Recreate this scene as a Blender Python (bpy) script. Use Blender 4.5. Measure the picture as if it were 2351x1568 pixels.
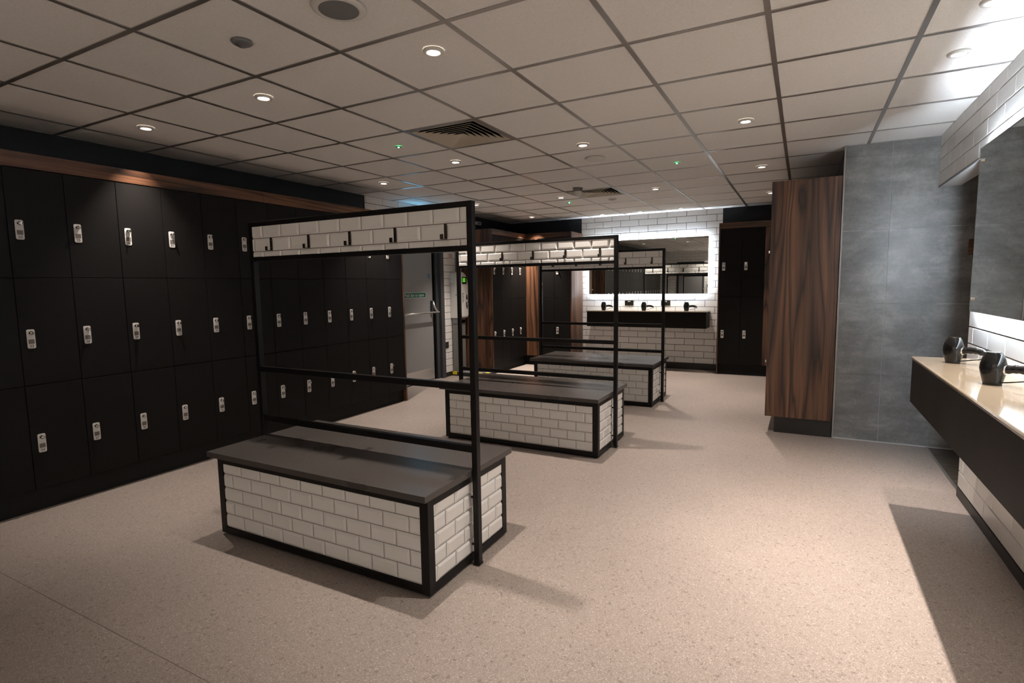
import bpy, math, random
from mathutils import Vector, Matrix
PI = math.pi
for o in list(bpy.data.objects):
    bpy.data.objects.remove(o, do_unlink=True)
sc = bpy.context.scene
COL = sc.collection
random.seed(7)

# ------------------------------------------------------------------ camera
CAMH = 1.37
yaw, pitch, roll, fpx = 0.489842, -0.1031, -0.0148665, 1250.168
cy, sy, cp, sp = math.cos(yaw), math.sin(yaw), math.cos(pitch), math.sin(pitch)
fwd = Vector((-sy*cp, cy*cp, sp)); rgt = Vector((cy, sy, 0)); upv = rgt.cross(fwd)
r2 = rgt*math.cos(roll) + upv*math.sin(roll)
u2 = -rgt*math.sin(roll) + upv*math.cos(roll)
cd = bpy.data.cameras.new('camera'); cam = bpy.data.objects.new('camera', cd); COL.objects.link(cam)
M = Matrix((r2, u2, -fwd)).transposed().to_4x4(); M.translation = (0, 0, CAMH)
cam.matrix_world = M
cd.sensor_width = 36; cd.sensor_fit = 'HORIZONTAL'; cd.lens = fpx/2351*36
cd.clip_start = 0.05; cd.clip_end = 60
sc.camera = cam

# ------------------------------------------------------------------ world, exposure
w = bpy.data.worlds.new('world'); sc.world = w; w.use_nodes = True
w.node_tree.nodes['Background'].inputs[0].default_value = (0.02, 0.021, 0.024, 1)
w.node_tree.nodes['Background'].inputs[1].default_value = 0.1
vs = sc.view_settings
vs.view_transform = 'Standard'; vs.look = 'None'; vs.gamma = 1; vs.use_curve_mapping = False
vs.exposure = -0.12
SPOT_W = 215.0          # warm downlights
SPOT_COL = (1.0, 0.868, 0.768)
COOL_W = 130.0
COOL_COL = (0.80, 0.91, 1.0)
STRIP = 165.0           # LED strips behind the mirrors

ZC = 2.475             # ceiling height
XL = -4.73             # left wall
YF = 8.90              # far wall
XR = 0.92              # vanity wall
YB = -2.7              # rear wall

# ------------------------------------------------------------------ materials
def mat(name, col, rough=0.5, metal=0.0, spec=0.5, coat=0.0, emit=None, estr=1.0):
    m = bpy.data.materials.new(name); m.use_nodes = True
    b = m.node_tree.nodes['Principled BSDF']
    b.inputs['Base Color'].default_value = (*col, 1)
    b.inputs['Roughness'].default_value = rough
    b.inputs['Metallic'].default_value = metal
    b.inputs['Specular IOR Level'].default_value = spec
    b.inputs['Coat Weight'].default_value = coat
    if emit:
        b.inputs['Emission Color'].default_value = (*emit, 1)
        b.inputs['Emission Strength'].default_value = estr
    return m
class N:
    """small node helper"""
    def __init__(s, m): s.t = m.node_tree; s.b = s.t.nodes['Principled BSDF']; s.m = m
    def n(s, ty, **k):
        x = s.t.nodes.new(ty)
        for a, v in k.items():
            if a[0] == '_': x.inputs[a[1:].replace('_', ' ')].default_value = v
            else: setattr(x, a, v)
        return x
    def l(s, a, b): s.t.links.new(a, b)
    def ramp(s, src, stops):
        r = s.t.nodes.new('ShaderNodeValToRGB'); e = r.color_ramp.elements
        while len(e) < len(stops): e.new(0.5)
        for i, (p, c) in enumerate(stops):
            e[i].position = p; e[i].color = (*c, 1) if len(c) == 3 else c
        s.l(src, r.inputs[0]); return r
    def coords(s, scale=(1, 1, 1), src='Object', loc=(0, 0, 0)):
        tc = s.n('ShaderNodeTexCoord'); mp = s.n('ShaderNodeMapping')
        mp.inputs['Scale'].default_value = scale; mp.inputs['Location'].default_value = loc
        s.l(tc.outputs[src], mp.inputs[0]); return mp.outputs[0]
    def bump(s, src, dist=0.001, strength=1.0):
        b = s.n('ShaderNodeBump'); b.inputs['Distance'].default_value = dist; b.inputs['Strength'].default_value = strength
        s.l(src, b.inputs['Height']); s.l(b.outputs[0], s.b.inputs['Normal'])
    def noise(s, vec, scale, detail=4, rough=0.5, dist=0.0):
        x = s.n('ShaderNodeTexNoise'); x.inputs['Scale'].default_value = scale; x.inputs['Detail'].default_value = detail
        x.inputs['Roughness'].default_value = rough; x.inputs['Distortion'].default_value = dist
        s.l(vec, x.inputs['Vector']); return x.outputs[0]
    def mix(s, fac, a, b, mode='MIX'):
        x = s.n('ShaderNodeMix', data_type='RGBA', blend_type=mode)
        for k, v in ((0, fac), (6, a), (7, b)):
            if hasattr(v, 'links'): s.l(v, x.inputs[k])
            else: x.inputs[k].default_value = v if k == 0 else (*v, 1)
        return x.outputs[2]

def m_floor():
    m = mat('floor_vinyl', (0.4, 0.34, 0.29), 0.42); k = N(m)
    v = k.coords()
    vo = k.n('ShaderNodeTexVoronoi', feature='F1'); vo.inputs['Scale'].default_value = 330; k.l(v, vo.inputs['Vector'])
    sep = k.n('ShaderNodeSeparateColor'); k.l(vo.outputs['Color'], sep.inputs[0])
    r = k.ramp(sep.outputs[0], [(0, (0.15, 0.125, 0.11)), (0.08, (0.225, 0.19, 0.168)), (0.2, (0.28, 0.238, 0.212)), (0.8, (0.295, 0.252, 0.226)), (0.93, (0.37, 0.32, 0.29)), (1, (0.52, 0.47, 0.42))])
    big = k.noise(v, 1.3, 3)
    r2_ = k.ramp(big, [(0.3, (0.93, 0.93, 0.93)), (0.7, (1.05, 1.04, 1.03))])
    vo2 = k.n('ShaderNodeTexVoronoi', feature='F1'); vo2.inputs['Scale'].default_value = 95; k.l(v, vo2.inputs['Vector'])
    sep2 = k.n('ShaderNodeSeparateColor'); k.l(vo2.outputs['Color'], sep2.inputs[0])
    ch = k.ramp(sep2.outputs[1], [(0, (1, 1, 1)), (0.955, (1, 1, 1)), (0.97, (0.45, 0.43, 0.42))])
    c = k.mix(1.0, r.outputs[0], r2_.outputs[0], 'MULTIPLY')
    k.l(k.mix(0.5, c, ch.outputs[0], 'MULTIPLY'), k.b.inputs['Base Color'])
    k.bump(sep.outputs[2], 0.0004, 0.25)
    return m
def m_ceil():
    m = mat('ceiling_tile_paint', (0.62, 0.60, 0.575), 0.9, spec=0.2); k = N(m)
    v = k.coords(); n = k.noise(v, 170, 3, 0.6)
    r = k.ramp(n, [(0.3, (0.72, 0.71, 0.69)), (0.65, (0.82, 0.81, 0.79))]); k.l(r.outputs[0], k.b.inputs['Base Color'])
    k.bump(n, 0.0015, 0.5); return m
def m_walnut(name, axis):
    m = mat(name, (0.1, 0.05, 0.03), 0.36, spec=0.4); k = N(m)
    s = [3.4, 3.4, 3.4]; s[axis] = 0.20
    v = k.coords(s, loc=(3.1, 1.7, .4))
    a = k.noise(v, 1.5, 2, 0.45, 0.9)
    mu = k.n('ShaderNodeMath', operation='MULTIPLY'); k.l(a, mu.inputs[0]); mu.inputs[1].default_value = 9.0
    fr_ = k.n('ShaderNodeMath', operation='FRACT'); k.l(mu.outputs[0], fr_.inputs[0])
    ring = k.ramp(fr_.outputs[0], [(0, (0.016, 0.008, 0.005)), (0.10, (0.062, 0.029, 0.017)), (0.45, (0.15, 0.076, 0.044)), (0.8, (0.12, 0.056, 0.029)), (1.0, (0.04, 0.019, 0.011))])
    s3 = [7, 7, 7]; s3[axis] = 0.35
    b = k.noise(k.coords(s3), 1.0, 4, 0.6, 0.5)
    tone = k.ramp(b, [(0.32, (0.34, 0.31, 0.29)), (0.5, (0.80, 0.78, 0.77)), (0.68, (1.5, 1.46, 1.42))])
    s2 = [110, 110, 110]; s2[axis] = 2.0
    f = k.noise(k.coords(s2), 1.0, 3, 0.6)
    fr = k.ramp(f, [(0.3, (0.68, 0.66, 0.64)), (0.7, (1.15, 1.13, 1.1))])
    c = k.mix(1.0, ring.outputs[0], tone.outputs[0], 'MULTIPLY')
    k.l(k.mix(1.0, c, fr.outputs[0], 'MULTIPLY'), k.b.inputs['Base Color'])
    k.bump(f, 0.0003, 0.3); return m
def m_concrete():
    m = mat('grey_stone_tile', (0.17, 0.17, 0.17), 0.38); k = N(m)
    v = k.coords((1, 1, 1.0)); a = k.noise(v, 2.2, 9, 0.68, 0.35); b = k.noise(k.coords((1.2, 1.2, 5)), 3.0, 6, 0.6)
    d = k.noise(v, 38, 5, 0.7)
    mx = k.mix(0.33, a, b); mx2 = k.mix(0.16, mx, d)
    r = k.ramp(mx2, [(0.36, (0.085, 0.083, 0.080)), (0.5, (0.175, 0.173, 0.168)), (0.63, (0.31, 0.305, 0.295))])
    k.l(r.outputs[0], k.b.inputs['Base Color']); return m
def m_plank():
    m = mat('dark_floor_tile', (0.05, 0.045, 0.04), 0.35); k = N(m)
    a = k.noise(k.coords((2, 14, 2)), 1.4, 6, 0.6, 0.4)
    r = k.ramp(a, [(0.3, (0.03, 0.026, 0.024)), (0.7, (0.13, 0.115, 0.10))]); k.l(r.outputs[0], k.b.inputs['Base Color']); return m
def m_black(name, c, rough, spec=0.4):
    m = mat(name, c, rough, spec=spec); k = N(m)
    a = k.noise(k.coords(), 2.5, 4); r = k.n('ShaderNodeMapRange'); k.l(a, r.inputs[0])
    r.inputs[3].default_value = rough-0.05; r.inputs[4].default_value = rough+0.07
    k.l(r.outputs[0], k.b.inputs['Roughness']); return m
def m_quartz():
    m = mat('beige_quartz', (0.42, 0.36, 0.28), 0.12, coat=0.3); k = N(m)
    a = k.noise(k.coords(), 160, 2); r = k.ramp(a, [(0.35, (0.18, 0.15, 0.112)), (0.65, (0.225, 0.19, 0.143))])
    k.l(r.outputs[0], k.b.inputs['Base Color']); return m
FLOOR = m_floor(); CEIL = m_ceil()
WAL = [m_walnut('walnut_grain_x', 0), m_walnut('walnut_grain_y', 1), m_walnut('walnut_grain_z', 2)]
GREY = m_concrete(); PLANK = m_plank(); QUARTZ = m_quartz()
TILE = mat('glazed_white_tile', (0.78, 0.775, 0.755), 0.16, spec=0.5)
GROUT = mat('grey_grout', (0.055, 0.052, 0.05), 0.9, spec=0.1)
BGROUT = mat('bench_grout', (0.13, 0.115, 0.10), 0.85, spec=0.1)
LGROUT = mat('light_grout', (0.48, 0.48, 0.47), 0.7, spec=0.2)
DOORB = m_black('black_laminate', (0.0062, 0.0056, 0.0053), 0.5, 0.13)
BODY = m_black('black_carcass', (0.006, 0.006, 0.006), 0.6, 0.2)
BMETAL = m_black('black_powder_coated_steel', (0.005, 0.0048, 0.005), 0.38, 0.25)
BTOP = m_black('charcoal_laminate_top', (0.062, 0.055, 0.051), 0.28, 0.4)
BPAINT = mat('blue_black_paint', (0.010, 0.0125, 0.016), 0.55, spec=0.3)
GRID = mat('ceiling_grid_paint', (0.40, 0.385, 0.37), 0.28, metal=0.75)
WPLAS = mat('white_plastic', (0.62, 0.61, 0.58), 0.4)
GPLAS = mat('grey_plastic', (0.16, 0.16, 0.165), 0.6)
CREAM = mat('cream_metal', (0.50, 0.45, 0.36), 0.5)
DARK = mat('dark_void_shade', (0.004, 0.004, 0.004), 0.9, spec=0.0)
STEEL = mat('brushed_steel', (0.62, 0.61, 0.59), 0.34, metal=0.85)
PLATE = mat('satin_lock_plate', (0.64, 0.635, 0.62), 0.4, metal=0.2)
CHROME = mat('chrome', (0.75, 0.74, 0.72), 0.10, metal=1)
DNICK = mat('dark_nickel', (0.20, 0.18, 0.155), 0.22, metal=1)
WINDOW = mat('plate_window', (0.14, 0.125, 0.11), 0.35)
INK = mat('black_ink', (0.02, 0.02, 0.02), 0.6)
MIRROR = mat('mirror_silver', (0.80, 0.83, 0.81), 0.0, metal=1)
COOLLED = mat('cool_led_strip', (0.9, 0.95, 1), 0.5, emit=(0.80, 0.90, 1.0), estr=STRIP)
COOLLED2 = mat('bright_cool_led_strip', (0.9, 0.95, 1), 0.5, emit=(0.80, 0.90, 1.0), estr=STRIP*1.6)
LAMPW = mat('warm_lamp', (1, 0.9, 0.8), 0.5, emit=(1.0, 0.86, 0.74), estr=28)
LAMPC = mat('cool_lamp', (1, 1, 1), 0.5, emit=(0.86, 0.93, 1.0), estr=14)
LAMPO = mat('unlit_lamp_glass', (0.45, 0.45, 0.44), 0.15)
GLED = mat('green_led', (0.1, 0.8, 0.3), 0.5, emit=(0.10, 1.0, 0.32), estr=22)
LCD = mat('green_lcd', (0.1, 0.5, 0.05), 0.4, emit=(0.16, 0.75, 0.03), estr=0.4)
RLED = mat('red_led', (0.8, 0.1, 0.05), 0.5, emit=(1.0, 0.10, 0.03), estr=4)
CYAN = mat('cyan_tube', (0.3, 0.8, 1), 0.5, emit=(0.15, 0.62, 1.0), estr=22)
GLOSSB = mat('glossy_black_plastic', (0.006, 0.006, 0.006), 0.10, spec=0.35)
DOORG = mat('grey_fire_door_paint', (0.235, 0.235, 0.235), 0.5)
FRAMEG = mat('dark_grey_frame_paint', (0.05, 0.053, 0.058), 0.45)
SIGNG = mat('safety_green', (0.0, 0.10, 0.06), 0.4)
SIGNW = mat('sign_white', (0.62, 0.66, 0.62), 0.4)
BLUE = mat('sign_blue', (0.01, 0.17, 0.42), 0.4)
RED = mat('sign_red', (0.45, 0.05, 0.05), 0.5)
YELLOW = mat('hazard_yellow', (0.75, 0.56, 0.02), 0.45)
RUBBER = mat('black_rubber', (0.012, 0.012, 0.012), 0.7)
SKIRT = mat('black_skirting', (0.012, 0.011, 0.010), 0.45)
WPAINT = mat('white_paint', (0.60, 0.60, 0.58), 0.6)

# ------------------------------------------------------------------ mesh helpers
class MB:
    def __init__(s): s.v = []; s.f = []; s.mi = []; s.sm = []; s.mats = []
    def _m(s, m):
        if m not in s.mats: s.mats.append(m)
        return s.mats.index(m)
    def add(s, vs_, fs, m, smooth=False):
        b = len(s.v); i = s._m(m); s.v += [tuple(p) for p in vs_]
        for f in fs: s.f.append([b+k for k in f]); s.mi.append(i); s.sm.append(smooth)
        return s
    def box(s, a, b, m):
        x0, y0, z0 = [min(p, q) for p, q in zip(a, b)]; x1, y1, z1 = [max(p, q) for p, q in zip(a, b)]
        v = [(x0, y0, z0), (x1, y0, z0), (x1, y1, z0), (x0, y1, z0), (x0, y0, z1), (x1, y0, z1), (x1, y1, z1), (x0, y1, z1)]
        return s.add(v, [(0, 3, 2, 1), (4, 5, 6, 7), (0, 1, 5, 4), (1, 2, 6, 5), (2, 3, 7, 6), (3, 0, 4, 7)], m)
    def quad(s, a, b, c, d, m): return s.add([a, b, c, d], [(0, 1, 2, 3)], m)
    def lathe(s, prof, c, m, n=32, axis='Z', sx=1, sy_=1, cap=True):
        cx, cy_, cz = c; vs_ = []
        for r, h in prof:
            for i in range(n):
                a = 2*PI*i/n; p = (r*math.cos(a)*sx, r*math.sin(a)*sy_, h)
                if axis == 'X': p = (p[2], p[0], p[1])
                if axis == 'Y': p = (p[0], p[2], p[1])
                vs_.append((cx+p[0], cy_+p[1], cz+p[2]))
        fs = []
        for k in range(len(prof)-1):
            for i in range(n):
                j = (i+1) % n; fs.append((k*n+i, k*n+j, (k+1)*n+j, (k+1)*n+i))
        s.add(vs_, fs, m, True)
        if cap:
            b = len(s.v)-len(vs_); i_ = s._m(m)
            for k, rev in ((0, True), (len(prof)-1, False)):
                if prof[k][0] > 1e-6:
                    f = [b+k*n+i for i in range(n)]
                    s.f.append(f[::-1] if rev else f); s.mi.append(i_); s.sm.append(False)
        return s
    def tube(s, pts, rad, m, n=10):
        pts = [Vector(p) for p in pts]; R = rad if isinstance(rad, (list, tuple)) else [rad]*len(pts)
        vs_ = []; ref = None
        for i, p in enumerate(pts):
            d = (pts[min(i+1, len(pts)-1)]-pts[max(i-1, 0)]).normalized()
            if ref is None: ref = Vector((0, 0, 1)) if abs(d.z) < 0.9 else Vector((1, 0, 0))
            u = (ref - d*ref.dot(d)).normalized(); v_ = d.cross(u); ref = u
            for k in range(n):
                a = 2*PI*k/n; vs_.append(p + (u*math.cos(a)+v_*math.sin(a))*R[i])
        fs = []
        for i in range(len(pts)-1):
            for k in range(n):
                j = (k+1) % n; fs.append((i*n+k, i*n+j, (i+1)*n+j, (i+1)*n+k))
        fs.append(tuple(range(n))[::-1]); fs.append(tuple((len(pts)-1)*n+k for k in range(n)))
        return s.add(vs_, fs, m, True)
    def tiles(s, o, u, v, W, H, tw, th, m, gm, gap=0.002, dep=0.006, bev=0.004, u0=0.0, v0=0.0, half=True, holes=()):
        """running-bond wall tiling on the plane o + a*u + b*v, normal u x v"""
        o, u, v = Vector(o), Vector(u).normalized(), Vector(v).normalized(); nn = u.cross(v)
        row = 0; b = v0
        while b > 0: b -= th; row -= 1
        while b < H-1e-4:
            a = u0 - (tw/2 if (half and row % 2) else 0)
            while a > 0: a -= tw
            while a < W-1e-4:
                a0, a1, b0, b1 = max(a+gap/2, 0), min(a+tw-gap/2, W), max(b+gap/2, 0), min(b+th-gap/2, H)
                rects = [(a0, a1, b0, b1)]
                for (ha0, ha1, hb0, hb1) in holes:
                    nr = []
                    for (p0, p1, q0, q1) in rects:
                        if p1 <= ha0 or p0 >= ha1 or q1 <= hb0 or q0 >= hb1: nr.append((p0, p1, q0, q1)); continue
                        if p0 < ha0: nr.append((p0, ha0, q0, q1))
                        if p1 > ha1: nr.append((ha1, p1, q0, q1))
                        mp0, mp1 = max(p0, ha0), min(p1, ha1)
                        if q0 < hb0: nr.append((mp0, mp1, q0, hb0))
                        if q1 > hb1: nr.append((mp0, mp1, hb1, q1))
                    rects = nr
                for (p0, p1, q0, q1) in rects:
                    if p1-p0 < 0.004 or q1-q0 < 0.004: continue
                    e = min(bev, (p1-p0)/3, (q1-q0)/3)
                    # a cut edge keeps no bevel
                    el = e if abs(p0-(a+gap/2)) < 1e-6 else e*0.15; er = e if abs(p1-(a+tw-gap/2)) < 1e-6 else e*0.15
                    eb = e if abs(q0-(b+gap/2)) < 1e-6 else e*0.15; et = e if abs(q1-(b+th-gap/2)) < 1e-6 else e*0.15
                    lo = dep*0.25
                    P = lambda x, y, d: o+u*x+v*y+nn*d
                    vs_ = [P(p0, q0, 0), P(p1, q0, 0), P(p1, q1, 0), P(p0, q1, 0),
                           P(p0, q0, lo), P(p1, q0, lo), P(p1, q1, lo), P(p0, q1, lo),
                           P(p0+el, q0+eb, dep), P(p1-er, q0+eb, dep), P(p1-er, q1-et, dep), P(p0+el, q1-et, dep)]
                    fs = [(8, 9, 10, 11)]
                    for r_ in (0, 4):
                        for k in range(4):
                            j = (k+1) % 4; fs.append((r_+k, r_+j, r_+4+j, r_+4+k))
                    s.add(vs_, fs, m)
                a += tw
            b += th; row += 1
        return s
    def build(s, name, parent=None, bevel=0, loc=None, solidname=None):
        me = bpy.data.meshes.new(name); me.from_pydata(s.v, [], s.f); me.update()
        for m in s.mats: me.materials.append(m)
        me.polygons.foreach_set('material_index', s.mi); me.polygons.foreach_set('use_smooth', s.sm)
        o = bpy.data.objects.new(name, me); COL.objects.link(o)
        if parent: o.parent = parent
        if loc: o.location = loc
        if bevel:
            bm = o.modifiers.new('bevel', 'BEVEL'); bm.width = bevel; bm.segments = 2; bm.limit_method = 'ANGLE'; bm.angle_limit = math.radians(40)
        return o
def thing(name, label, cat, loc=(0, 0, 0), rotz=0, group=None):
    o = bpy.data.objects.new(name, None); COL.objects.link(o)
    o.empty_display_size = 0.1; o.location = loc; o.rotation_euler = (0, 0, rotz)
    o['label'] = label; o['category'] = cat
    if group: o['group'] = group
    return o
def tag(o, label, cat, group=None):
    o['label'] = label; o['category'] = cat
    if group: o['group'] = group
    return o
def struct(o, label=None):
    o['kind'] = 'structure'
    if label: o['label'] = label
    return o
def copy_tree(o, parent=None):
    c = o.copy(); COL.objects.link(c); c.parent = parent
    for ch in list(o.children): copy_tree(ch, c)
    return c
def text_mesh(txt, size, m, name, thick=0.0004, align='CENTER'):
    cu = bpy.data.curves.new('lettering', 'FONT'); cu.body = txt; cu.size = size; cu.extrude = thick
    cu.align_x = align; cu.align_y = 'CENTER'
    t = bpy.data.objects.new('tmp_text', cu); COL.objects.link(t)
    me = bpy.data.meshes.new_from_object(t); me.name = name
    bpy.data.objects.remove(t, do_unlink=True); me.materials.clear(); me.materials.append(m)
    return me

# ================================================================== THE SHELL
b = MB().box((XL-0.2, YB-0.1, -0.1), (0.93, YF+0.1, 0), FLOOR)
struct(b.build('floor'), 'speckled beige vinyl floor')
# corridor floor of dark tile beyond the opening, with its metal threshold
b = MB()
for i in range(8):
    b.box((0.945, 4.0+i*0.2+0.001, -0.1), (2.3, 4.0+(i+1)*0.2-0.001, 0.0), PLANK)
struct(b.build('floor_corridor'), 'dark plank-look tiles beyond the opening')
struct(MB().box((0.925, 4.27, -0.02), (0.945, 5.42, 0.004), STEEL).build('trim_1', bevel=0.001), 'metal threshold strip between beige floor and dark tiles')
struct(MB().box((-3.6, 1.0595, 0.0), (-1.2, 1.0625, 0.0006), mat('vinyl_weld', (0.16, 0.135, 0.115), 0.5)).build('trim_2'), 'thin welded seam in the vinyl')

# ceiling tiles
b = MB(); gx0, gy0 = -3.167, 1.41
VENTS = [(1, 3), (1, 8)]
nx0, nx1, ny0, ny1 = -3, 7, -7, 13
for i in range(nx0, nx1):
    for j in range(ny0, ny1):
        if (i, j) in VENTS: continue
        x0, x1 = max(gx0+.6*i, XL), min(gx0+.6*i+.6, XR+0.01); y0, y1 = max(gy0+.6*j, YB), min(gy0+.6*j+.6, YF)
        if x1 <= x0 or y1 <= y0: continue
        b.box((x0+.003, y0+.003, ZC+0.004), (x1-.003, y1-.003, ZC+0.02), CEIL)
struct(b.build('ceiling'), 'suspended ceiling of square textured tiles')
b = MB()
for i in range(nx0, nx1+1):
    x = gx0+.6*i
    if XL < x < XR: b.box((x-.012, YB, ZC), (x+.012, YF, ZC+.005), GRID)
for j in range(ny0, ny1+1):
    y = gy0+.6*j
    if YB < y < YF:
        for i in range(nx0, nx1):
            x0, x1 = max(gx0+.6*i+.012, XL), min(gx0+.6*i+.588, XR)
            if x1 > x0: b.box((x0, y-.012, ZC+.0002), (x1, y+.012, ZC+.005), GRID)
b.box((XL, YB, ZC+.0002), (XL+.012, YF, ZC+.005), GRID)
struct(b.build('trim_3'), 'metal grid holding the ceiling tiles')

# left wall: black paint, white tile round the fire door (y 5.1-7.22), black again
DY0, DY1, DZ = 5.42, 6.69, 2.13        # door opening
b = MB()
b.box((XL-.2, YB, 0), (XL, DY0, ZC+.1), BPAINT); b.box((XL-.2, DY1, 0), (XL, YF+.1, ZC+.1), BPAINT); b.box((XL-.2, DY0, DZ), (XL, DY1, ZC+.1), BPAINT)
b.box((XL, 5.116, 0.06), (XL+.004, DY0, ZC), GROUT); b.box((XL, DY1, 0.06), (XL+.004, 7.2, ZC), GROUT); b.box((XL, DY0, DZ), (XL+.004, DY1, ZC), GROUT)
b.tiles((XL+.004, 5.116, 0.06), (0, 1, 0), (0, 0, 1), 2.084, ZC-.06, .3, .1013, TILE, GROUT, .0045, .006, .003, u0=.17, v0=.003, holes=[(DY0-5.116, DY1-5.116, -1, DZ-.06)])
struct(b.build('wall_left'), 'left wall, black above the lockers, white tiles round the fire door')
struct(MB().box((XL, DY1, 0), (XL+.012, 7.2, .06), SKIRT).box((XL, 5.116, 0), (XL+.012, DY0, .06), SKIRT).build('baseboard_left'))

# far wall
b = MB().box((XL-.2, YF, 0), (0.5, YF+.2, ZC+.1), BPAINT)
b.box((-3.36, YF-.006, .06), (-1.1, YF, ZC), GROUT)
b.tiles((-3.36, YF-.006, .1), (1, 0, 0), (0, 0, 1), 2.26, ZC-.1, .299, .1005, TILE, GROUT, .0048, .006, .003, u0=.082, v0=-.015)
struct(b.build('wall_far'), 'far wall, black paint either side of a white tiled bay')
struct(MB().box((-3.36, YF-.02, 0), (-1.1, YF, .1), SKIRT).build('baseboard_far'))

# vanity wall with lintel over the opening
b = MB()
b.box((XR, YB, 0), (XR+.13, 4.262, ZC+.1), WPAINT); b.box((XR, 4.262, 2.085), (XR+.13, 5.42, ZC+.1), WPAINT)
b.box((XR-.004, YB, .06), (XR, 4.262, ZC), GROUT); b.box((XR-.004, 4.262, 2.085), (XR, 5.42, ZC), GROUT)
b.tiles((XR-.004, 5.42, .063), (0, -1, 0), (0, 0, 1), 5.42-YB, ZC-.063, .3, .1013, TILE, GROUT, .004, .006, .003, u0=.205, v0=0, holes=[(-1, 1.158, -1, 2.085-.063)])
b.tiles((XR+.13, 4.262, .063), (-1, 0, 0), (0, 0, 1), .13, 2.03, .3, .1013, TILE, GROUT, .004, .004, .002, u0=.0, v0=0, half=False)
b.box((XR-.012, 4.262, 2.081), (XR-.002, 5.42, 2.0865), GPLAS)
struct(b.build('wall_right'), 'white tiled vanity wall with a lintel over the opening')
struct(MB().box((XR-.014, YB, 0), (XR, 4.262, .062), SKIRT).build('baseboard_right'))

# grey tiled wall facing the camera
YG = 5.42
b = MB().box((.275, YG+.006, 0), (2.3, YG+.16, ZC+.1), LGROUT)
zs = [0.006, .572, 1.173, 1.779, 2.382, ZC]; xs = [.279, .604, 1.204, 1.804, 2.3]
for i in range(5):
    for j in range(4):
        b.box((xs[j]+.002, YG, zs[i]+.002), (xs[j+1]-.002, YG+.008, zs[i+1]-.002), GREY)
b.box((.268, YG-.002, 0), (.279, YG+.03, ZC), mat('corner_trim', (0.34, 0.33, 0.32), 0.35, metal=.6))
b.box((.279, YG-.006, 0), (2.3, YG, .009), LGROUT)
struct(b.build('wall_partition'), 'wall of large grey stone-look tiles')
struct(MB().box((.275, YG+.16, 0), (.5, YF+.1, ZC+.1), BPAINT).build('wall_alcove'), 'black wall above the lockers behind the grey wall')
# corridor
struct(MB().box((2.3, 3.9, 0), (2.4, 5.6, 2.5), GREY).box((XR+.13, 3.9, 0), (2.3, 4.0, 2.5), GREY).build('wall_corridor'))
struct(MB().box((XR+.13, 3.9, 2.32), (2.4, 5.6, 2.42), WPAINT).build('ceiling_corridor'))

# rear wall seen in the mirror
b = MB().box((XL-.2, YB-.2, 0), (XR+.13, YB, ZC+.1), GROUT)
b.tiles((XR, YB, .06), (-1, 0, 0), (0, 0, 1), XR-XL, ZC-.06, .3, .1013, TILE, GROUT, .004, .006, .003, v0=0, holes=[(XR+3.1, XR+4.05, -1, 2.05)])
struct(b.build('wall_rear'), 'white tiled rear wall reflected in the far mirror')
b = MB().box((-4.05, YB-.02, 0), (-3.1, YB+.03, 2.11), FRAMEG)
d2 = struct(b.build('door_2'), 'dark grey door in the rear wall')
MB().box((-3.98, YB+.03, .02), (-3.17, YB+.05, 2.05), DOORG).build('door_leaf', d2)
t = thing('door_release', 'green and red door release boxes on the rear wall', 'switch', (-2.95, YB+.01, 1.25))
MB().box((-.045, 0, -.045), (.045, .05, .045), SIGNG).build('green_box', t, .003)
MB().box((.06, 0, -.04), (.13, .03, .04), WPLAS).lathe([(.02, 0), (.02, .02)], (.095, .03, 0), RLED, 16, 'Y').build('red_button', t)
t = thing('exit_sign', 'dark hanging exit sign with green light near the rear wall', 'sign', (-2.3, YB+.25, 2.18))
MB().box((-.3, -.02, -.07), (.3, .02, .07), FRAMEG).box((-.2, .02, .07), (-.19, .0, ZC-2.18), STEEL).box((.19, .02, .07), (.2, .0, ZC-2.18), STEEL).build('sign_box', t)
MB().lathe([(.012, 0), (.012, .01)], (.14, .02, 0), GLED, 12, 'Y').build('green_lamp', t)

# ================================================================== FIRE DOOR
XD = XL
b = MB()
for (y0, y1, x1) in ((DY0-.01, DY0+.06, .03), (DY1-.075, DY1+.01, .03)):
    b.box((XD-.12, y0, 0), (XD+x1, y1, DZ), FRAMEG)
b.box((XD-.12, DY0, DZ-.06), (XD+.03, DY1, DZ+.01), FRAMEG)
b.box((XD-.12, DY1-.14, 0), (XD-.015, DY1-.07, DZ-.05), FRAMEG)
b.box((XD-.12, DY1-.19, 0), (XD-.045, DY1-.13, DZ-.05), DARK)
d1 = struct(b.build('door_1', bevel=.002), 'grey fire exit door with panic bar and dark frame')
MB().box((XD-.05, DY0+.06, .012), (XD-.008, 6.455, DZ-.06), DOORG).build('door_leaf', d1, .002)
MB().box((XD-.008, DY0+.08, .03), (XD-.005, 6.45, .185), STEEL).build('kick_plate', d1)
pb = MB().box((XD-.008, 6.395, 1.0), (XD+.03, 6.45, 1.165), FRAMEG)
pb.box((XD-.008, DY0+.1, .93), (XD+.03, DY0+.155, 1.06), FRAMEG)
pb = pb.build('panic_bar', d1, .004)
MB().tube([(XD+.07, DY0+.1, .995), (XD+.07, 6.5, .998)], .0125, STEEL).build('bar', pb)
MB().tube([(XD+.02, 6.425, 1.15), (XD+.045, 6.43, 1.06), (XD+.07, 6.47, 1.0)], [.016, .016, .012], STEEL).build('lever_arm', pb)
sg = MB().box((XD-.008, 5.66, 1.213), (XD-.006, 6.295, 1.288), SIGNW).box((XD-.006, 5.665, 1.218), (XD-.0055, 6.29, 1.283), SIGNG).build('sign_plate', d1)
sg['label'] = 'green and white sign reading Push bar to open'
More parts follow.
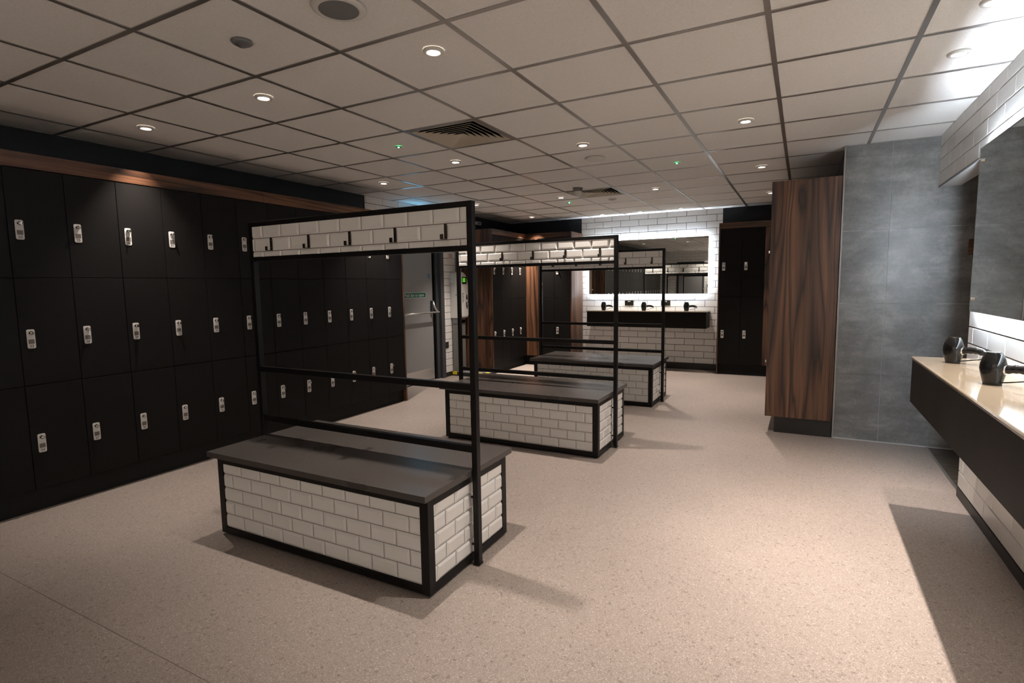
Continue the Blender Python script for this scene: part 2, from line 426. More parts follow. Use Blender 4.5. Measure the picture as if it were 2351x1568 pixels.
def wall_text(txt, size, m, name, loc, rot, parent, align='CENTER'):
    o = bpy.data.objects.new(name, text_mesh(txt, size, m, name, align=align)); COL.objects.link(o)
    o.location = loc; o.rotation_euler = rot; o.parent = parent; return o
wall_text('Push bar to open', .062, SIGNW, 'lettering', (XD-.0052, 6.035, 1.2505), (PI/2, 0, PI/2), sg)
MB().box((XD-.0055, 5.795, 1.222), (XD-.005, 5.799, 1.279), SIGNW).add(
    [(XD-.005, 5.735, 1.25), (XD-.005, 5.742, 1.257), (XD-.005, 5.755, 1.245), (XD-.005, 5.78, 1.275), (XD-.005, 5.787, 1.269), (XD-.005, 5.755, 1.232)],
    [(0, 5, 2, 1), (2, 5, 4, 3)], SIGNW).build('tick_mark', sg)
dn = MB().lathe([(.0285, -.006), (.0285, -.0045)], (XD-.002, 6.376, 1.517), BLUE, 28, 'X').build('round_notice', d1)
for k, tx in enumerate(('Fire door', 'Keep shut')):
    wall_text(tx, .0095, SIGNW, 'lettering', (XD-.0062, 6.376, 1.523-k*.013), (PI/2, 0, PI/2), dn)

# small things on the left wall near the door
t = thing('notice', 'small white notice with red print high on the tiled pier', 'sign', (XL+.011, 6.912, 1.818))
MB().box((0, -.062, -.045), (.003, .062, .045), SIGNW).build('notice_panel', t)
b = MB()
for k in range(5): b.box((.003, -.045+.006*(k % 2), .026-k*.014), (.0035, .045-.008*(k % 3), .032-k*.014), RED)
b.build('red_print', t)
t = thing('wall_socket', 'small dark single socket low on the tiled pier by the scale', 'socket', (XL+.011, 6.755, .485))
MB().box((0, -.043, -.047), (.008, .043, .047), DNICK).build('face_plate', t, .002)
MB().box((.008, -.02, -.02), (.010, .02, .02), INK).build('socket_insert', t)
tag(MB().box((XL, 7.03, 1.575), (XL+.045, 7.1, ZC), mat('grey_conduit', (.14, .145, .155), .5)).build('cable_conduit', bevel=.003), 'grey vertical cable conduit above the weighing machine', 'conduit')
tag(MB().box((XL, 7.655, 2.355), (XL+.03, 7.80, 2.405), WPLAS).box((XL+.03, 7.68, 2.365), (XL+.032, 7.78, 2.395), GPLAS).build('wall_box', bevel=.004), 'small white box on the black wall near the ceiling', 'box')
t = thing('cyan_lamp', 'cyan glowing tube lamp above the fire door behind the nearest hook rack', 'lamp', (XL+.012, 5.98, 2.24))  # hidden lamp added as the source of the cyan reflections on grid and bench
MB().box((0, -.22, -.06), (.05, .22, .06), GPLAS).build('housing', t, .004)
MB().tube([(.062, -.19, 0), (.062, .19, 0)], .012, CYAN).build('tube', t)

# ================================================================== WEIGHING MACHINE
t = thing('weighing_machine', 'white coin-operated weighing machine with green display beside the fire door', 'scale', (XL, 6.88, 0))
b = MB()
# head outline in the y-z plane (front view), extruded in x, front slightly bulged
prof = [(0, .885), (0, 1.55), (.03, 1.577), (.10, 1.578), (.16, 1.54), (.205, 1.46), (.232, 1.34), (.242, 1.2), (.24, 1.02), (.23, .93), (.20, .885)]
n = len(prof); vs_ = []
cyy = sum(p[0] for p in prof)/n; czz = sum(p[1] for p in prof)/n
for x, s_ in ((.012, 1.0), (.165, 1.0), (.19, .95), (.198, .86)):
    for p in prof: vs_.append((x, cyy+(p[0]-cyy)*s_, czz+(p[1]-czz)*(1-(1-s_)*.45)))
fs = []
for k in range(3):
    for i in range(n): j = (i+1) % n; fs.append((k*n+i, k*n+j, (k+1)*n+j, (k+1)*n+i))
fs.append(tuple(range(3*n, 4*n))); fs.append(tuple(range(n))[::-1])
b.add(vs_, fs, WPLAS); hd = b.build('machine_head', t, .004)
dp = MB().box((.198, .045, 1.40), (.204, .165, 1.505), GLOSSB).build('display_panel', hd, .003)
MB().box((.2045, .055, 1.425), (.206, .13, 1.49), LCD).build('display', hd)
MB().lathe([(.001, 0), (.001, .004)], (.199, .17, 1.14), INK, 24, 'X').add([(.2005, .17+.028*math.cos(a*PI/12), 1.13+.115*math.sin(a*PI/12)) for a in range(24)], [tuple(range(24))], INK).build('coin_recess', hd)
MB().box((.2, .15, 1.12), (.204, .175, 1.165), SIGNW).box((.2, .165, 1.09), (.204, .19, 1.1), SIGNW).build('coin_slot', hd)
b = MB()
for k in range(9): b.box((.1985, .045, 1.255-k*.017), (.1995, .09-.01*(k % 3), 1.262-k*.017), INK)
b.build('instruction_print', hd)
MB().box((.06, .02, 1.575), (.13, .09, 1.582), YELLOW).build('yellow_label', hd)
MB().lathe([(.028, 0), (.022, -.008), (.0, -.012)], (.045, 0, 1.44), CHROME, 20, 'Y', sx=.7, cap=False).lathe([(.022, 0), (.017, -.006), (0, -.01)], (.05, 0, 1.375), CHROME, 20, 'Y', sx=.6, cap=False).build('chrome_horn', hd)
MB().lathe([(.008, 0), (.008, -.004)], (.12, 0, 1.235), DNICK, 14, 'Y').build('key_lock', hd)
b = MB().box((.03, .01, .05), (.15, .19, .86), mat('grey_column_paint', (.17, .165, .155), .5)).box((.035, .005, .80), (.15, .195, .885), GPLAS)
co = b.build('stand', t, .003)
MB().box((.15, .04, .60), (.152, .075, .80), SIGNW).build('label_strip', co)
pf = MB().box((.0, -.0, .005), (.62, .29, .055), RUBBER).box((.01, .01, .055), (.6, .28, .062), GPLAS).build('platform', t, .004)
for a_, b_ in (((.56, .03, .0555), (.6205, .12, .066)), ((.45, .02, .0555), (.52, .06, .0655)), ((.02, -.002, .02), (.10, .01, .066))):
    MB().box(a_, b_, YELLOW).build('hazard_patch', pf)

# ================================================================== LOCKERS
def lock_set(parent, px, pz, num=None, y=-.018):
    # rounded plate
    w_, h_, r = .0205, .0585, .009; pts = []
    for cx, cz, a0 in ((w_-r, h_-r, 0), (-w_+r, h_-r, PI/2), (-w_+r, -h_+r, PI), (w_-r, -h_+r, 1.5*PI)):
        for k in range(5): a = a0+k*PI/8; pts.append((cx+r*math.cos(a), cz+r*math.sin(a)))
    n = len(pts)
    b = MB().add([(px+p[0], y, pz+p[1]) for p in pts]+[(px+p[0], y-.0035, pz+p[1]) for p in pts],
                 [tuple(range(n, 2*n))]+[(i, (i+1) % n, n+(i+1) % n, n+i) for i in range(n)], PLATE)
    b.build('lock_plate', parent)
    MB().box((px-.015, y-.0045, pz-.03), (px+.0155, y-.0035, pz-.003), WINDOW).build('coin_window', parent)
    MB().lathe([(.0135, 0), (.0135, -.006), (.0105, -.010), (.0095, -.020), (.0, -.0225)], (px+.001, y-.0035, pz+.037), CHROME, 20, 'Y', cap=False).box((px-.0025, y-.031, pz+.027), (px+.0045, y-.022, pz+.047), CHROME).build('thumb_turn', parent, 0)
    if num is not None:
        o = bpy.data.objects.new('number', text_mesh(str(num), .0225, INK, 'number')); COL.objects.link(o)
        o.location = (px, y-.004, pz-.0445); o.rotation_euler = (PI/2, 0, 0); o.parent = parent
def locker_column(loc, rot, width, doors, depth, ztop, label, group, nums=None, plate_dz=.287, plate_x=.0545):
    """doors: list of (z0,z1) top to bottom. local +x along the bank, front faces local -y"""
    t = thing('locker', label, 'locker', loc, rot, group)
    MB().box((0, 0.001, doors[-1][0]), (width, depth, ztop), BODY).build('carcass', t)
    for i, (z0, z1) in enumerate(doors):
        d = MB().box((.0017, -.018, z0+.0017), (width-.0017, 0, z1-.0017), DOORB).build('door', t, .0012)
        lock_set(d, plate_x, z0+plate_dz, nums[i] if nums else None)
    return t
D3 = [(1.4585, 2.113), (.7985, 1.4575), (.1455, .7975)]
for c in range(19):
    y0 = -.605+.3*c; a = 3*c+1
    locker_column((-4.188, y0, 0), PI/2, .3, D3, .535, 2.113,
        'black three-door locker column with doors numbered %d, %d and %d' % (a, a+1, a+2), 'black lockers along the left wall', (a, a+1, a+2))
tag(MB().box((XL+.003, -.6, 0), (-4.215, 5.09, .144), BODY).build('plinth'), 'long black recessed plinth under the left wall lockers', 'plinth')
for i, (y0, y1, pos) in enumerate(((-.605, .9, 'over lockers 1 to 15'), (.902, 3.255, 'lit by a downlight over lockers 16 to 39'), (3.257, 5.095, 'over the lockers next to the fire door'))):
    o = MB().box((-4.19, y0, 2.116), (-4.166, y1, 2.207), WAL[1]).box((XL+.003, y0, 2.19), (-4.19, y1, 2.207), WAL[1]).build('locker_pelmet', bevel=.001)
    tag(o, 'walnut pelmet board '+pos, 'pelmet', 'walnut boards along the top of the left lockers')
tag(MB().box((XL+.008, 5.097, .004), (-4.166, 5.114, 2.207), WAL[2]).build('end_panel', bevel=.001), 'walnut end panel of the left lockers beside the fire door', 'panel')

D2 = [(1.1495, 2.138), (.1605, 1.1475)]
ords = ['nearest the weighing machine', 'second from the walnut end panel', 'third from the walnut end panel', 'next to the walnut corner filler']
for c in range(4):
    locker_column((-4.188, 7.22+.2875*c, 0), PI/2, .2875, D2, .535, 2.138,
        'black two-door locker column in far left bank, '+ords[c], 'two-door lockers in the far left corner', None, plate_dz=.445, plate_x=.055)
for c in range(2):
    locker_column((-3.942+.291*c, 8.388, 0), 0, .291, D2, .505, 2.138,
        'black two-door locker column facing the room, '+('beside the orange-lit walnut filler' if c == 0 else 'beside the walnut end panel by the tiled bay'), 'two-door lockers facing the room at far left', None, plate_dz=.445, plate_x=.055)
tag(MB().box((XL+.008, 7.2, .004), (-4.166, 7.218, 2.222), WAL[2]).build('end_panel', bevel=.001), 'dark walnut end panel behind the weighing machine', 'panel')
tag(MB().box((-4.187, 8.37, .162), (-3.943, 8.39, 2.138), WAL[2]).build('filler_panel', bevel=.001), 'walnut corner filler panel glowing orange between the far left lockers', 'panel')
tag(MB().box((-3.359, 8.366, .004), (-3.34, YF-.022, 2.222), WAL[2]).build('end_panel', bevel=.001), 'walnut end panel left of the far mirror', 'panel')
tag(MB().box((-4.73+.003, 7.22, 0), (-4.215, 8.42, .158), BODY).box((-4.2149, 8.42, 0), (-3.361, YF-.003, .158), BODY).box((XL+.003, 8.42, 0), (-4.215, YF-.003, .158), BODY).build('plinth'), 'black L-shaped plinth under the far left corner lockers', 'plinth')
o = MB().box((-4.19, 7.219, 2.14), (-4.166, 8.389, 2.222), WAL[1]).box((-4.19, 8.3665, 2.14), (-3.36, 8.3905, 2.222), WAL[0]).box((XL+.003, 7.219, 2.205), (-4.19, 8.39, 2.222), WAL[1]).box((XL+.003, 8.3905, 2.205), (-3.36, YF-.003, 2.222), WAL[0]).build('locker_pelmet', bevel=.001)
tag(o, 'L-shaped walnut pelmet over the far left corner lockers', 'pelmet')

for c in range(2):
    locker_column((-1.086+.299*c, 8.568, 0), 0, .299, D2, .325, 2.138,
        'black two-door locker column right of the far mirror, '+('beside the tiled bay' if c == 0 else 'beside the walnut filler'), 'two-door lockers right of the far mirror', None, plate_dz=.445, plate_x=.055)
tag(MB().box((-1.106, 8.548, .004), (-1.088, YF-.022, 2.222), WAL[2]).build('end_panel', bevel=.001), 'thin walnut end panel right of the far mirror', 'panel')
tag(MB().box((-.487, 8.55, .162), (-.245, 8.57, 2.138), WAL[2]).build('filler_panel', bevel=.001), 'walnut filler panel behind the tall walnut end panel', 'panel')
tag(MB().box((-1.087, 8.60, 0), (-.205, YF-.003, .158), BODY).build('plinth'), 'black plinth under the lockers right of the far mirror', 'plinth')
tag(MB().box((-1.087, 8.545, 2.14), (-.245, 8.57, 2.222), WAL[0]).box((-1.087, 8.57, 2.205), (-.245, YF-.003, 2.222), WAL[0]).build('locker_pelmet', bevel=.001), 'walnut pelmet over the lockers right of the far mirror', 'pelmet')
ordn = ['first', 'second', 'third', 'fourth', 'fifth', 'sixth', 'seventh', 'eighth', 'ninth', 'tenth']
for c in range(10):
    locker_column((-.232, 8.52-.31*(9-c)+0*c if False else 5.418+.31*(c+1), 0), -PI/2, .31, D2, .48, 2.138,
        'black locker column hidden by the tall walnut end panel, %s behind it' % ordn[c], 'lockers behind the tall walnut panel', None, plate_dz=.445, plate_x=.255)
tag(MB().box((-.267, 5.394, .148), (.262, 5.416, 2.236), WAL[2]).build('end_panel', bevel=.0015), 'tall walnut end panel beside the grey tiled wall', 'panel')
tag(MB().box((-.19, 5.418, 0), (.262, 8.518, .146), SKIRT).build('plinth'), 'black plinth under the tall walnut end panel', 'plinth')
tag(MB().box((-.255, 5.418, 2.14), (-.232, 8.52, 2.222), WAL[1]).box((-.232, 5.418, 2.205), (.26, 8.52, 2.222), WAL[1]).build('locker_pelmet', bevel=.001), 'walnut pelmet running back from the tall walnut end panel', 'pelmet')

# ================================================================== BENCHES WITH HOOK RACKS
def hook_mesh():
    b = MB()
    b.box((-.008, -.003, -.036), (.008, 0, .036), DNICK)
    b.box((-.008, -.034, -.038), (.008, 0, -.034), DNICK)
    b.box((-.009, -.036, -.038), (.009, -.0325, -.014), DNICK)
    b.lathe([(.003, 0), (.003, -.0015)], (0, -.003, .022), CHROME, 10, 'Y')
    b.lathe([(.003, 0), (.003, -.0015)], (0, -.003, -.018), CHROME, 10, 'Y')
    return b
L, DP = 1.443, .705        # base size
PY_ = .3525                # rack plane, local y
def make_bench(loc, label):
    t = thing('changing_bench', label, 'bench', loc, 0, 'tiled changing benches with hook racks')
    f = .045; zt = .45
    MB().box((-.038, -.035, zt), (L+.014, DP+.045, zt+.03), BTOP).build('bench_top', t, .002)
    b = MB()
    for x in (0, L-f):
        for y in (0, DP-f): b.box((x, y, .012), (x+f, y+f, zt), BMETAL)
    for z, h_ in ((.012, .036), (zt-.038, .038)):
        for y in (0, DP-f): b.box((f, y, z), (L-f, y+f, z+h_), BMETAL)
        for x in (0, L-f): b.box((x, f, z), (x+f, DP-f, z+h_), BMETAL)
    b.build('bench_frame', t, .0015)
    for x in (.01, L-.045):
        for y in (.01, DP-.045): MB().lathe([(.014, 0), (.014, .013)], (x+.018, y+.018, 0), RUBBER, 12).build('foot', t)
    zz0, zz1 = .048, zt-.038; H = zz1-zz0; e = .008
    b = MB()
    b.box((f, e+.002, zz0), (L-f, e+.012, zz1), BGROUT); b.box((f, DP-e-.012, zz0), (L-f, DP-e-.002, zz1), BGROUT)
    b.box((e+.002, f, zz0), (e+.012, DP-f, zz1), BGROUT); b.box((L-e-.012, f, zz0), (L-e-.002, DP-f, zz1), BGROUT)
    kw = dict(gap=.0035, dep=.008, bev=.012)
    b.tiles((f, e+.002, zz0), (1, 0, 0), (0, 0, 1), L-2*f, H, .1525, .0765, TILE, BGROUT, u0=-.01, **kw)
    b.tiles((L-f, DP-e-.002, zz0), (-1, 0, 0), (0, 0, 1), L-2*f, H, .1525, .0765, TILE, BGROUT, u0=-.01, **kw)
    b.tiles((L-e-.002, f, zz0), (0, 1, 0), (0, 0, 1), DP-2*f, H, .1525, .0765, TILE, BGROUT, u0=.02, **kw)
    b.tiles((e+.002, DP-f, zz0), (0, -1, 0), (0, 0, 1), DP-2*f, H, .1525, .0765, TILE, BGROUT, u0=.02, **kw)
    b.build('tile_cladding', t)
    # rack: two uprights just outside the ends of the bench top
    xl0, xl1, xr0, xr1 = -.07, -.040, L+.0165, L+.0465; y0, y1 = PY_-.016, PY_+.016; ZT = 1.76
    for (x0, x1, s_) in ((xl0, xl1, 1), (xr0, xr1, -1)):
        u = MB().box((x0, y0, .012), (x1, y1, ZT), BMETAL).box((x0-.002, y0-.004, 0.002), (x1+.002, y1+.004, .012), BMETAL).build('upright', t, .0015)
        xi = x1 if s_ > 0 else x0; xe = 0.0 if s_ > 0 else L
        for z in (.34, .10): MB().tube([(xi, PY_, z), (xe, PY_, z)], .006, BMETAL).build('fixing_pin', u)
    MB().box((xl1, y0, ZT-.026), (xr0, y1, ZT), BMETAL).build('top_rail', t, .0015)
    MB().box((xl1, y0, 1.532), (xr0, y1, 1.557), BMETAL).build('panel_rail', t, .0015)
    MB().box((xl1, y0, .872), (xr0, y1, .903), BMETAL).build('middle_rail', t, .0015)
    MB().box((xl1, y0, .568), (xr0, y1, .600), BMETAL).build('lower_rail', t, .0015)
    W = xr0-xl1; b = MB(); z0, z1 = 1.557, 1.734
    b.box((xl1, PY_-.006, z0), (xr0, PY_+.006, z1), BGROUT)
    hx0 = -1.50+2.842                       # local x of the right-hand hook on bench A
    b.tiles((xl1, PY_-.006, z0), (1, 0, 0), (0, 0, 1), W, z1-z0, .1525, .0758, TILE, BGROUT, u0=hx0-.07625-xl1+.0, v0=.0315-.0758, gap=.0035, dep=.008, bev=.012)
    b.tiles((xr0, PY_+.006, z0), (-1, 0, 0), (0, 0, 1), W, z1-z0, .1525, .0758, TILE, BGROUT, u0=xr0-hx0+.07625, v0=.0315-.0758, gap=.0035, dep=.008, bev=.012)
    p = b.build('hook_panel', t)
    for sgn in (1, -1):
        for k in range(5):
            h = hook_obj.copy(); COL.objects.link(h); h.parent = p
            h.location = (hx0-.305*k, PY_-sgn*.014, 1.626); h.rotation_euler = (0, 0, 0 if sgn > 0 else PI)
    return t
hook_obj = hook_mesh().build('hook')
bA = make_bench((-2.842, 1.825, 0), 'nearest dark-topped white tiled bench with black five-hook rack above')
bpy.data.objects.remove(hook_obj, do_unlink=True)
bB = copy_tree(bA); bB.location = (-2.818, 3.985, 0); bB['label'] = 'middle of the three tiled benches with black hook rack, behind the nearest one'
bC = copy_tree(bA); bC.location = (-2.870, 5.945, 0); bC['label'] = 'farthest tiled bench with black hook rack, in front of the lit far mirror'

# ================================================================== VANITIES, MIRRORS, DRYERS
def vanity(loc, rot, length, label):
    """local x along the wall, front faces local -y, back at y=0"""
    t = thing('vanity_counter', label, 'counter', loc, rot, 'floating vanity counters')
    MB().box((0, -.352, .918), (length, -.002, .935), QUARTZ).build('worktop', t, .006)
    MB().box((.004, -.346, .675), (length-.004, -.002, .918), DOORB).build('apron', t, .0015)
    return t
vanity((-3.148, YF-.006, 0), 0, 1.893, 'black-fronted floating counter under the far backlit mirror')
vanity((XR-.01, 3.775, 0), -PI/2, 3.2, 'black-fronted floating counter with beige top along the right wall')

def mirror(loc, rot, length, z0, z1, label, led, dist=.032):
    t = thing('backlit_mirror', label, 'mirror', loc, rot, 'backlit wall mirrors')
    e = .03
    MB().box((0, -dist-.006, z0), (length, -dist, z1), MIRROR).build('mirror_glass', t)
    MB().box((e, -dist, z0+e), (length-e, -.001, z1-e), GPLAS).build('back_frame', t)
    y0, y1 = -dist+.006, -.010
    for a, b_ in (((e, y0, z1-e), (length-e, y1, z1-e+.004)), ((e, y0, z0+e-.004), (length-e, y1, z0+e)),
                  ((e-.004, y0, z0+e), (e, y1, z1-e)), ((length-e, y0, z0+e), (length-e+.004, y1, z1-e))):
        MB().box(a, b_, led).build('light_strip', t)
    for x in (.06, length-.06):
        for z in (z0+.075, z1-.075): MB().lathe([(.008, 0), (.009, -.006), (.007, -.012), (.0, -.0125)], (x, -dist-.006, z), CHROME, 16, 'Y', cap=False).build('fixing_stud', t)
    return t
mirror((-3.215, YF-.012, 0), 0, 1.925, 1.197, 2.075, 'wide backlit mirror on the far tiled wall', COOLLED)
mirror((XR-.010, 4.105, 0), -PI/2, 3.2, 1.177, 2.108, 'backlit mirror on the right wall reflecting the grey tiles', COOLLED2)

def dryer(loc, rot, label, droop=0.0):
    t = thing('hair_dryer', label, 'hair dryer', loc, rot, 'black hair dryers on the counters')
    MB().lathe([(.031, 0), (.0335, .012), (.0405, .04), (.0455, .066), (.0435, .088), (.0375, .110), (.0305, .126), (.0275, .1305), (.027, .133)], (0, 0, 0), GLOSSB, 40, sx=1, sy_=.88).lathe([(.0255, .1335), (.0255, .1345)], (0, 0, 0), DNICK, 32, sx=1, sy_=.88).build('dryer_body', t)
    pts = []; rad = []
    for k in range(19):
        u = k/18; pts.append((.040+.115*u, 0, .066+.012*math.sin(u*PI*.8)-.02*u*u - droop*u)); rad.append(.0155+.003*math.sin(u*PI*5)**2*(u < .8) - .007*max(0, u-.75)*4)
    MB().tube(pts, rad, GLOSSB, 16).build('handle', t)
    MB().lathe([(.019, 0), (.021, .004), (.018, .008)], (.037, 0, .066), CHROME, 24, 'X').build('collar', t)
    e = Vector(pts[-1]); c = [e]
    for k in range(1, 21):
        a = k/20*PI; c.append(Vector((e.x-.055+.055*math.cos(a)+.012*math.sin(a)*2 - .05*(k/20), .012*math.sin(a*2), e.z*(1-(k/20)**.9)+.0035*(k/20))))
    MB().tube(c, .0028, GLOSSB, 8).build('cord', t)
    MB().tube([(e.x-.03, 0, e.z+.012), (e.x-.012, .004, e.z+.028), (e.x+.002, .004, e.z+.022), (e.x-.006, 0, e.z+.006)], .0016, BMETAL, 6).build('hanging_loop', t)
    return t
dd = dryer((-2.912, 8.72, .9352), 0, 'black hair dryer on the far counter, leftmost of three')
for x, lb in ((-2.242, 'black hair dryer on the far counter, middle one between the sockets'), (-1.580, 'black hair dryer on the far counter, rightmost of three')):
    q = copy_tree(dd); q.location = (x, 8.72, .9352); q['label'] = lb
for y, lb in ((3.54, 'black hair dryer at the far end of the right counter'), (2.868, 'nearer black hair dryer on the right counter'), ):
    q = copy_tree(dd); q.location = (.70, y, .9352); q.rotation_euler = (0, 0, -.62); q['label'] = lb

def socket(loc, label):
    t = thing('wall_socket', label, 'socket', loc, 0, 'double sockets under the far mirror')
    MB().box((-.073, -.007, -.043), (.073, 0, .043), DNICK).build('face_plate', t, .002)
    for s_ in (-1, 1):
        b = MB(); cx = .038*s_
        for dx, dz, w_, h_ in ((0, .012, .004, .008), (-.012, -.012, .007, .004), (.012, -.012, .007, .004)):
            b.box((cx+dx-w_/1.3, -.0078, dz-h_/1.3-.004), (cx+dx+w_/1.3, -.0068, dz+h_/1.3-.004), INK)
        b.build('socket_holes', t)
        MB().box((.012*s_-.006, -.011, .018), (.012*s_+.006, -.007, .034), WPLAS).build('switch', t)
socket((-2.528, YF-.012, 1.047), 'double wall socket left under the far mirror')
socket((-1.933, YF-.012, 1.047), 'double wall socket behind the farthest rack upright under the far mirror')
t = thing('wall_sign', 'small dark walnut sign plate on the grey tiled wall', 'sign', (1.175, YG-.003, 1.613))
MB().box((-.06, -.022, -.062), (.06, 0, .058), WAL[0]).build('sign_block', t, .003)

# ================================================================== CEILING FITTINGS
def light(name, loc, energy, col, size, blend, parent, rad=.013):
    l = bpy.data.lights.new(name, 'SPOT'); l.energy = energy; l.color = col; l.spot_size = math.radians(size); l.spot_blend = blend; l.shadow_soft_size = rad
    o = bpy.data.objects.new(name, l); COL.objects.link(o); o.parent = parent; o.location = loc; return o
def downlight(x, y, label, lamp=LAMPW, energy=SPOT_W, col=SPOT_COL, size=76, blend=1.0, group='warm recessed downlights'):
    t = thing('ceiling_downlight', label, 'ceiling light', (x, y, ZC), 0, group)
    MB().lathe([(.034, -.001), (.030, -.006), (.032, -.010), (.040, -.0115), (.048, -.008), (.050, 0), (.048, .003)], (0, 0, 0), WPLAS, 40, cap=False).build('trim_ring', t)
    MB().lathe([(.0, -.0035), (.025, -.0035), (.033, -.002)], (0, 0, 0), lamp, 32, cap=False).build('lamp', t)
    if energy: light('lamp_beam', (0, 0, -.014), energy, col, size, blend, t)
    return t
lights = [(-1.579, 2.216, 'downlight above the right end of the nearest bench'), (-2.799, 2.233, 'downlight above the left end of the nearest bench'),
 (-3.993, 2.23, 'downlight nearest the camera beside the left lockers, glowing on the walnut pelmet'), (-.39, 2.22, 'downlight over the open floor, out of frame above'),
 (-.388, 4.203, 'downlight over the walkway between nearest and middle benches'), (-1.587, 4.225, 'downlight above the right end of the middle bench'),
 (-2.778, 4.19, 'downlight beyond the nearest air vent, left of the middle bench'), (-3.988, 4.624, 'downlight beside the left lockers near the fire door'),
 (-.391, 5.913, 'downlight near the tall walnut end panel'), (-2.764, 6.57, 'downlight beside the far air vent, left of it'), (-1.571, 6.593, 'downlight right of the far air vent'),
 (-3.954, 8.168, 'downlight in the far left corner above the walnut filler'), (-.393, 7.685, 'downlight partly hidden by the tall walnut panel'),
 (-3.99, 6.5, 'downlight above the weighing machine, hidden by the nearest rack'),
 (-.39, .2, 'downlight above the camera position'),
 (-2.8, -2.25, 'rear downlight left, added to wash the rear wall'), (-1.58, -2.25, 'rear downlight middle, added to wash the rear wall'), (-.39, -2.25, 'rear downlight right, added to wash the rear wall')]  # rear row added behind the view to brighten the rear wall
def strength(x, y):
    # strength per row; rear row and far corner boosted to brighten the surfaces near them
    f = {0: .5, 1: .42, 2: .78, 3: 1.0}[max(0, min(3, round((x+3.99)/1.2)))]
    if y > 3.5: f = (f+.85)/2
    return f*(1.4 if y < -1 else 4.0 if y > 8 else .55 if y < 1 else 1.7 if x < -3.9 else 1)
for x, y, lb in lights: downlight(x, y, lb, energy=SPOT_W*strength(x, y), size=120 if y < -1 else 76)
for x, y, lb in ((.639, 3.523, 'cool white downlight above the right counter, farther one'), (.639, 2.95, 'cool white downlight at top edge above the right counter'), (.639, 2.3, 'cool white downlight above the near end of the right counter')):
    downlight(x, y, lb, LAMPC, SPOT_W*1.15, SPOT_COL, group='downlights above the right counter')
for x, y, lb in ((-2.864, 8.50, 'left'), (-2.256, 8.49, 'middle'), (-1.642, 8.46, 'right')):
    downlight(x, y, lb+' one of the three downlights over the far counter', LAMPC, COOL_W, SPOT_COL, 84, 1.0, 'downlights over the far counter')

def vent(cx, cy_, label):
    t = thing('air_vent', label, 'air vent', (cx, cy_, ZC), 0, 'square four-way ceiling vents')
    b = MB()
    for a, bb in (((-.288, -.288), (.288, -.268)), ((-.288, .268), (.288, .288)), ((-.288, -.268), (-.268, .268)), ((.268, -.268), (.288, .268))):
        b.box((*a, -.001), (*bb, .012), GRID)
    b.build('vent_frame', t)
    MB().box((-.29, -.29, .06), (.29, .29, .07), DARK).build('plenum', t)
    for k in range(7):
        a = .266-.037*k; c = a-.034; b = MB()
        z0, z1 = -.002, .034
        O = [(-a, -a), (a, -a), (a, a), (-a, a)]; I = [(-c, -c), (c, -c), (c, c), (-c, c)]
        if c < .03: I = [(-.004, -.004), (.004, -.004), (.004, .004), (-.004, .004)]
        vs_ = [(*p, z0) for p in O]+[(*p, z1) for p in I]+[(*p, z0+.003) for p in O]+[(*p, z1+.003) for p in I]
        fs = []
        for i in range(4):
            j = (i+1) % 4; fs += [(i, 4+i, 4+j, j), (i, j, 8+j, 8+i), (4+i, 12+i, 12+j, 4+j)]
        b.add(vs_, fs, CREAM).add(vs_, [(8+i, 8+(i+1) % 4, 12+(i+1) % 4, 12+i) for i in range(4)], DARK); b.build('louvre', t)  # upper vane faces coloured near-black to stand for the unlit gaps
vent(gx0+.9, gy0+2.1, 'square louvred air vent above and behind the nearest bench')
vent(gx0+.9, gy0+5.1, 'farther square air vent beside the hanging smoke detector')

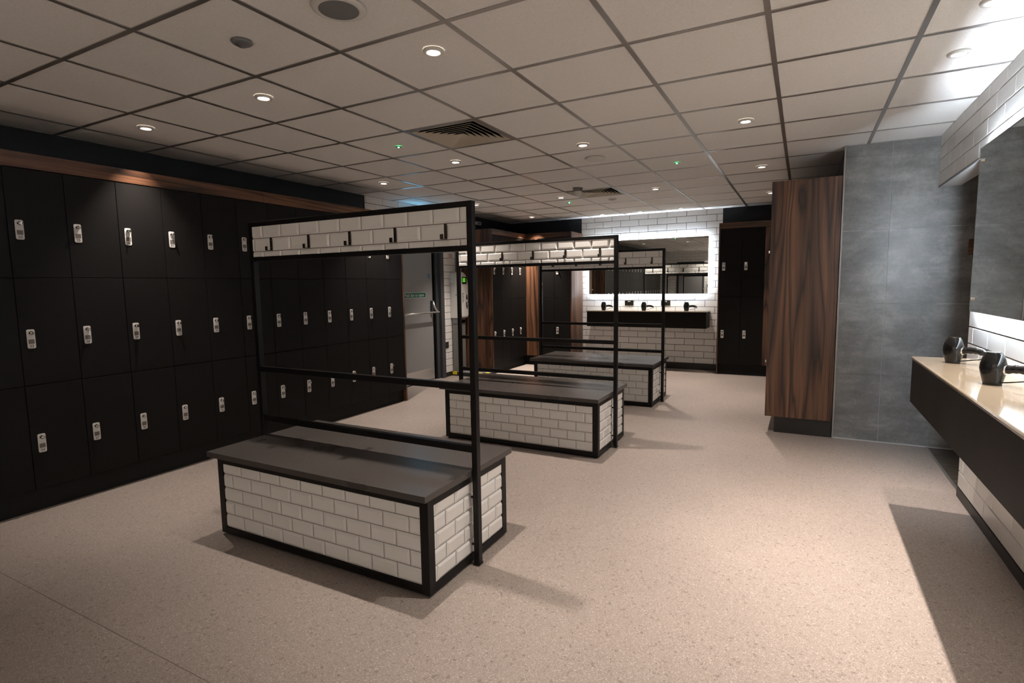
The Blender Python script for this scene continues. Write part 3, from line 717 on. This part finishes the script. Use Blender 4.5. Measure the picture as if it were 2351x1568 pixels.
t = thing('ceiling_speaker', 'round white ceiling speaker with grey grille at the top edge', 'speaker', (-1.667, 1.705, ZC))
MB().lathe([(.078, -.010), (.088, -.013), (.104, -.006), (.107, 0), (.10, .002)], (0, 0, 0), WPLAS, 56, cap=False).build('rim', t)
MB().lathe([(0, -.0125), (.05, -.012), (.080, -.009)], (0, 0, 0), GPLAS, 48, cap=False).build('grille', t)
t = thing('motion_sensor', 'small dark round motion sensor left of the ceiling speaker', 'sensor', (-2.265, 1.71, ZC))
MB().lathe([(.028, -.010), (.040, -.009), (.047, -.002), (.045, .002)], (0, 0, 0), GPLAS, 40, cap=False).build('rim', t)
MB().lathe([(0, -.026), (.018, -.021), (.029, -.008)], (0, 0, 0), mat('sensor_lens', (.10, .10, .105), .3), 32, cap=False).build('lens', t)
tag(MB().lathe([(0, -.018), (.05, -.018), (.075, -.015), (.088, -.008), (.09, 0)], (-1.664, 4.735, ZC), WPLAS, 48, cap=False).build('ceiling_cover'), 'flat round white cover on the ceiling above the middle bench', 'ceiling cover')
t = thing('smoke_detector', 'hanging grey smoke detector in front of the far air vent', 'smoke detector', (-2.345, 6.075, ZC))
MB().lathe([(.058, 0), (.056, -.010), (.050, -.022), (.050, -.036)], (0, 0, 0), GPLAS, 36).build('base', t)
MB().lathe([(.046, -.036), (.044, -.062), (.036, -.085), (.022, -.092), (0, -.093)], (0, 0, 0), WPLAS, 36, cap=False).build('sensing_head', t)
t = thing('ceiling_sensor', 'small white ring fitting on the ceiling beyond the far air vent', 'sensor', (-2.249, 7.079, ZC))
MB().lathe([(.03, 0), (.035, -.012), (.05, -.014), (.056, 0)], (0, 0, 0), WPLAS, 32, cap=False).build('ring', t)
MB().lathe([(0, -.016), (.03, -.01)], (0, 0, 0), GPLAS, 28, cap=False).build('centre', t)
for x, y, lb in ((-2.871, 3.521, 'tiny green emergency light left of the nearest air vent'), (-1.072, 5.312, 'tiny green emergency light over the right-hand walkway'), (-2.843, 7.046, 'tiny green emergency light near the far air vent')):
    t = thing('emergency_light', lb, 'emergency light', (x, y, ZC), 0, 'green ceiling indicator lights')
    MB().lathe([(.008, -.004), (.022, -.004), (.026, 0)], (0, 0, 0), GPLAS, 24, cap=False).build('bezel', t)
    MB().lathe([(0, -.009), (.006, -.007), (.009, -.002)], (0, 0, 0), GLED, 16, cap=False).build('green_lamp', t)
